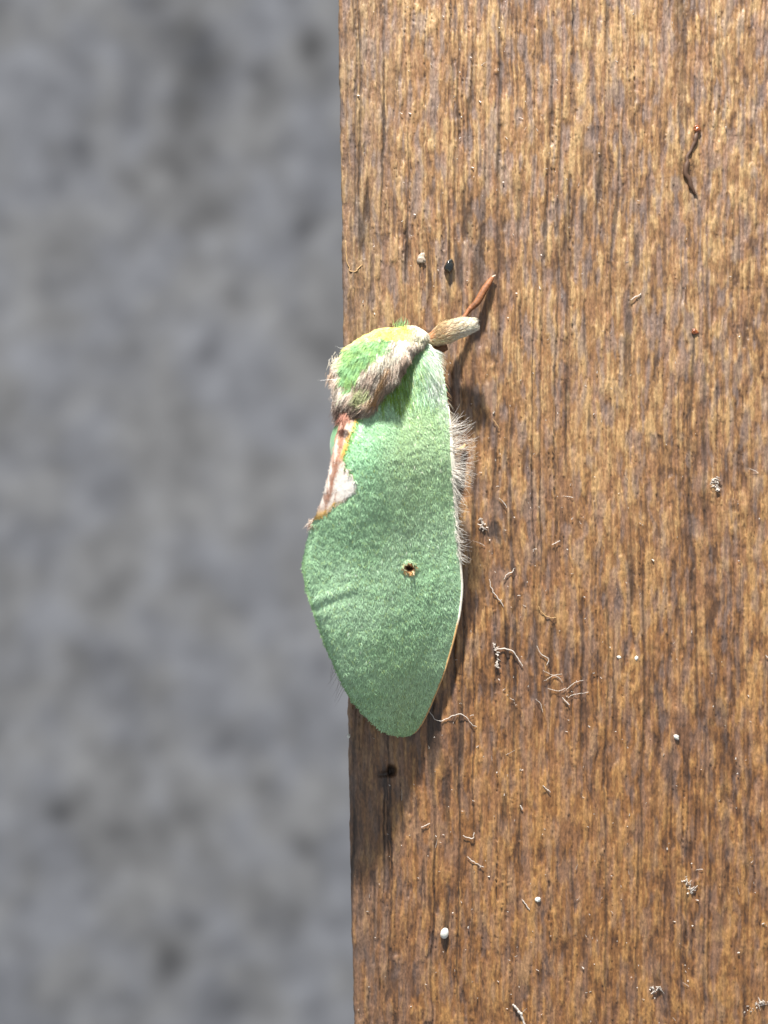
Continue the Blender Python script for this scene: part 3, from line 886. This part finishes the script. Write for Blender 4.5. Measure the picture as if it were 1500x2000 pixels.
# ------------------------------------------------------------------ small things lying on the board
def wad(name, label, pts, spread, cnt=26):
    """a crumpled wad: a handful of short curled fibres along a path"""
    q = smooth_path([(a, b, float(board_z(a)) + 2.5) for a, b in pts], cnt)
    rd = np.random.RandomState(int(pts[0][0]))
    q = q + rd.randn(cnt, 3) * np.array([spread * 0.3, spread * 0.3, spread * 0.1])
    q[:, 2] = np.maximum(q[:, 2], board_z(q[:, 0]) + 1.5)
    d = norm(rd.randn(cnt, 3) * np.array([1, 1, 0.3]))
    v, f, k = hair_geo(P(q[:, 0], q[:, 1], q[:, 2]), d, rd.randn(cnt, 3) * np.array([0.6, 0.6, 0.2]), (0.10 + 0.018 * spread * rd.rand(cnt)), 0.08 + 0.09 * rd.rand(cnt), seg=5, tip=0.4)
    return tag(make_mesh(name, v, f, M_lint), label, 'lint')


def fibre(name, label, pts, rad, mat, cat, lift=3.0, group=None, n=40):
    pts = [(a, b, float(board_z(a)) + lift + (c[0] if c else 0)) for a, b, *c in pts]
    pth = smooth_path([tuple(P(*q)) for q in pts], n)
    jit = np.stack([fbm(np.arange(n) / 4.0, np.full(n, pts[0][1] * 1.0), 312, 2) - 0.5, fbm(np.arange(n) / 4.0, np.full(n, pts[0][1] + 7.7), 314, 2) - 0.5, np.zeros(n)], 1)
    span = np.sum(np.hypot(*np.diff(np.array(pts)[:, :2], axis=0).T))
    pth = pth + jit * min(7.0, 0.07 * span) * S
    r_ = rad * (0.55 if rad < 2.5 else 0.9) * S * (0.55 + 0.4 * np.sin(np.linspace(0.2, 2.9, n)) + 0.5 * (vnoise(np.arange(n) / 3.0, np.full(n, pts[0][0] * 1.0), 310) - 0.3))
    v, f = tube(pth, r_, 6)
    return tag(make_mesh(name, v, f, mat), label, cat, group)


fibre('lint_thread', 'long curly white thread lying just below and beside the wing tip', [(836, 1384), (845, 1402), (862, 1408), (882, 1398), (900, 1393), (914, 1402), (920, 1412), (932, 1420)], 1.3, M_lint, 'thread')
fibre('lint_thread', 'forked pale thread with a bright blob at its end, beside the wing tip', [(962, 1255), (970, 1268), (985, 1267), (1000, 1272), (1010, 1283), (1016, 1293), (1021, 1301)], 1.9, M_lint, 'thread')
wad('lint_flake', 'grey scrap of lint hanging below the forked pale thread', [(965, 1258), (972, 1275), (971, 1292), (973, 1305)], 4.4)
fibre('lint_thread', 'bent cream thread lying to the side of the hole in the wing', [(956, 1132), (962, 1152), (972, 1166), (984, 1186)], 1.5, M_lint, 'thread')
fibre('lint_thread', 'small kinked white thread above the bent cream thread', [(984, 1132), (992, 1120), (1000, 1118), (1003, 1112)], 1.4, M_lint, 'thread')
fibre('lint_thread', 'thin pale thread above the tangle of faint hairs', [(1048, 1262), (1058, 1278), (1072, 1288), (1068, 1300)], 1.2, M_lint, 'thread')
fibre('lint_thread', 'short cream thread between the bent thread and the pale thread', [(1052, 1185), (1062, 1200), (1078, 1207), (1086, 1206)], 1.3, M_tanlint, 'thread')
tang = [[(1060, 1310), (1080, 1318), (1098, 1316)], [(1062, 1330), (1085, 1320), (1100, 1334)], [(1104, 1350), (1120, 1335), (1140, 1328)], [(1108, 1362), (1125, 1356), (1150, 1352)], [(1046, 1365), (1056, 1375), (1060, 1392)], [(1070, 1345), (1090, 1350), (1106, 1344)]]
for t_ in tang:
    fibre('faint_hair', 'faint pale hair in the tangle of hairs on the board', t_, 0.8, M_lint, 'hair', group='tangle of faint hairs')
fibre('wood_splinter', 'bright white splinter inside the tangle of faint hairs', [(1098, 1362), (1105, 1370), (1112, 1377)], 1.8, M_lint, 'splinter')
fibre('wood_splinter', 'white splinter bent in a tick shape, level with the bore hole row below the wing', [(904, 1632), (916, 1637), (924, 1637), (926, 1626)], 1.5, M_lint, 'splinter')
fibre('wood_splinter', 'slanted cream splinter just below the tick shaped splinter', [(913, 1673), (925, 1683), (945, 1694)], 1.6, M_lint, 'splinter')
fibre('wood_splinter', 'short pale splinter pointing up above the tick shaped splinter', [(822, 1616), (832, 1612), (840, 1608)], 1.3, M_lint, 'splinter')
fibre('wood_splinter', 'cream splinter slanting down next to the white speck', [(1020, 1757), (1028, 1768), (1035, 1778)], 1.8, M_lint, 'splinter')
fibre('wood_splinter', 'small white splinter on the dark streak below the tangle of hairs', [(1060, 1534), (1067, 1541), (1075, 1547)], 1.5, M_lint, 'splinter')
fibre('wood_splinter', 'tiny upright white splinter left of the small slanted one', [(1016, 1573), (1019, 1578), (1021, 1582)], 2.2, M_lint, 'splinter')
fibre('wood_splinter', 'frayed cream splinter with a thick end at the foot of the board', [(1002, 1962), (1010, 1972), (1018, 1983), (1026, 2003)], 2.8, M_lint, 'splinter')
fibre('wood_splinter', 'peeled curl of pale varnish on the arris above the moth', [(674, 470), (676, 505), (684, 527), (694, 528), (706, 516)], 1.8, M_tanlint, 'splinter', lift=1.0)
fibre('lint_thread', 'white thread bent beside the white fringe of the moth', [(975, 973), (984, 982), (990, 992)], 1.2, M_lint, 'thread')
wad('lint_flake', 'bright crumpled lint flake beside the white fringe', [(936, 1012), (944, 1020), (940, 1030), (948, 1030)], 5.1)
fibre('lint_thread', 'small pale thread to the far side of the lint flake', [(1078, 1064), (1086, 1060), (1094, 1056)], 1.3, M_lint, 'thread')
fibre('lint_thread', 'thin tan thread above the white fringe', [(962, 818), (968, 826), (975, 836)], 1.3, M_tanlint, 'thread')
fibre('lint_thread', 'white looped fibre near the furry foreleg on bare wood', [(1232, 586), (1240, 580), (1248, 577), (1252, 573)], 1.6, M_lint, 'thread')
fibre('shed_husk', 'dark curved worm-like husk lying on the upper board', [(1362, 254), (1358, 272), (1348, 295), (1340, 320), (1341, 345), (1352, 372), (1360, 378)], 5.5, M_husk, 'husk', lift=1.5)
wad('lint_flake', 'pale grey lint clump on the lower far side of the board', [(1336, 1718), (1345, 1728), (1352, 1738), (1350, 1745)], 8.5)
wad('lint_flake', 'large pale lint clump on the wood at the lower end of the board', [(1460, 1975), (1475, 1962), (1488, 1958), (1505, 1960)], 10.2)
wad('lint_flake', 'small white lint flake on the wood above the large pale lint clump', [(1272, 1926), (1280, 1935), (1290, 1926)], 6.1)
wad('lint_flake', 'cream flake with a pale tail, out on the wood level with the fringe', [(1392, 942), (1400, 936), (1398, 948), (1404, 962)], 8.5)


def blob(name, label, cat, px, py, rx, ry, rz, mat, rot=0.0, lump=0.45, sub=14, sink=0.4):
    th = np.linspace(0.02, math.pi - 0.02, sub)[:, None]; ph = np.linspace(0, 2 * math.pi, sub * 2, endpoint=False)[None, :]
    x = np.sin(th) * np.cos(ph); y = np.sin(th) * np.sin(ph); z = np.cos(th) + 0 * ph
    l = 1 + lump * (fbm(x * 2 + 5 + px, y * 2 + 5 + z * 1.5, 300, 2) - 0.5) * 2
    x, y, z = x * l * rx, y * l * ry * (1 - 0.12 * y), z * l * rz
    xr = x * math.cos(rot) - y * math.sin(rot); yr = x * math.sin(rot) + y * math.cos(rot)
    v = P(px + xr, py + yr, float(board_z(px)) + rz * (1 - sink) + z)
    return tag(make_mesh(name, v.reshape(-1, 3), grid_faces(sub, sub * 2, True), mat), label, cat)


blob('insect_egg', 'small oval white insect egg stuck to the lower board', 'egg', 868, 1824, 8.0, 11, 7, M_egg, rot=0.25, lump=0.06)
blob('resin_bead', 'shiny black bead stuck on the board above the moth head', 'bead', 877, 521, 9, 13, 9, M_bead, rot=0.3, lump=0.25)
blob('resin_drop', 'tiny amber resin drop on the wood beyond the slim foreleg', 'resin drop', 1357, 649, 7, 5.5, 3, M_amber, lump=0.5)
blob('resin_drop', 'amber head at the upper end of the dark curved husk', 'resin drop', 1362, 252, 6.5, 7, 3.5, M_amber, lump=0.5)
blob('white_speck', 'round white speck beside the slanting cream splinter', 'speck', 1050, 1758, 5.5, 4.5, 3, M_egg)
blob('white_speck', 'lone white speck on the wood out beyond the curly thread', 'speck', 1321, 1440, 5.5, 4.5, 3, M_egg, rot=0.6)
blob('white_speck', 'one of two neighbouring white specks above the level of the wing tip', 'speck', 1209, 1284, 4, 3, 2, M_egg, rot=0.4)
blob('white_speck', 'one of two neighbouring white specks above the level of the wing tip', 'speck', 1243, 1286, 3.2, 4.2, 2, M_egg)
for o in bpy.data.objects:
    if o.name.startswith('white_speck') and 'neighbouring' in o['label']:
        o['group'] = 'pair of white specks'
blob('glue_crumb', 'pale translucent crumb next to the shiny black bead', 'crumb', 823, 506, 8, 10, 3, M_crumb, lump=0.5, sink=0.5)
blob('white_speck', 'tiny white speck on the very arris beneath the wing tip', 'speck', 681, 1438, 3, 4.5, 4, M_egg, sink=0.1)

# countless specks of dust, chips of varnish and short fibres
ND = 900
dx = 690 + 820 * rng.rand(ND); dy = -20 + 2040 * rng.rand(ND)
kp = rng.rand(ND) < (0.15 + 0.5 * np.exp(-((dx - 1010) / 160) ** 2) + 0.35 * sstep(600, 1700, dy))
dx, dy = dx[kp], dy[kp]; ND = len(dx)
an_ = rng.rand(ND) * math.pi
dz = board_z(dx) + 1.0 + 2.0 * rng.rand(ND)
root = P(dx, dy, dz)
dr = norm(np.stack([np.cos(an_), np.sin(an_), 0.25 * rng.rand(ND)], 1))
big_ = rng.rand(ND)
ln = np.where(big_ > 0.9, 0.25 + 0.45 * rng.rand(ND), 0.06 + 0.12 * rng.rand(ND))
wd = np.where(big_ > 0.9, 0.04, 0.045 + 0.09 * rng.rand(ND) ** 4)
v, f, k = hair_geo(root, dr, 0.3 * rng.randn(ND, 3) * np.array([1, 1, 0.2]), ln, wd, seg=3, tip=0.4)
tag(make_mesh('dust', v, f, M_dust), 'scattered pale dust specks and short fibres over the wooden board', 'dust', kind='stuff')
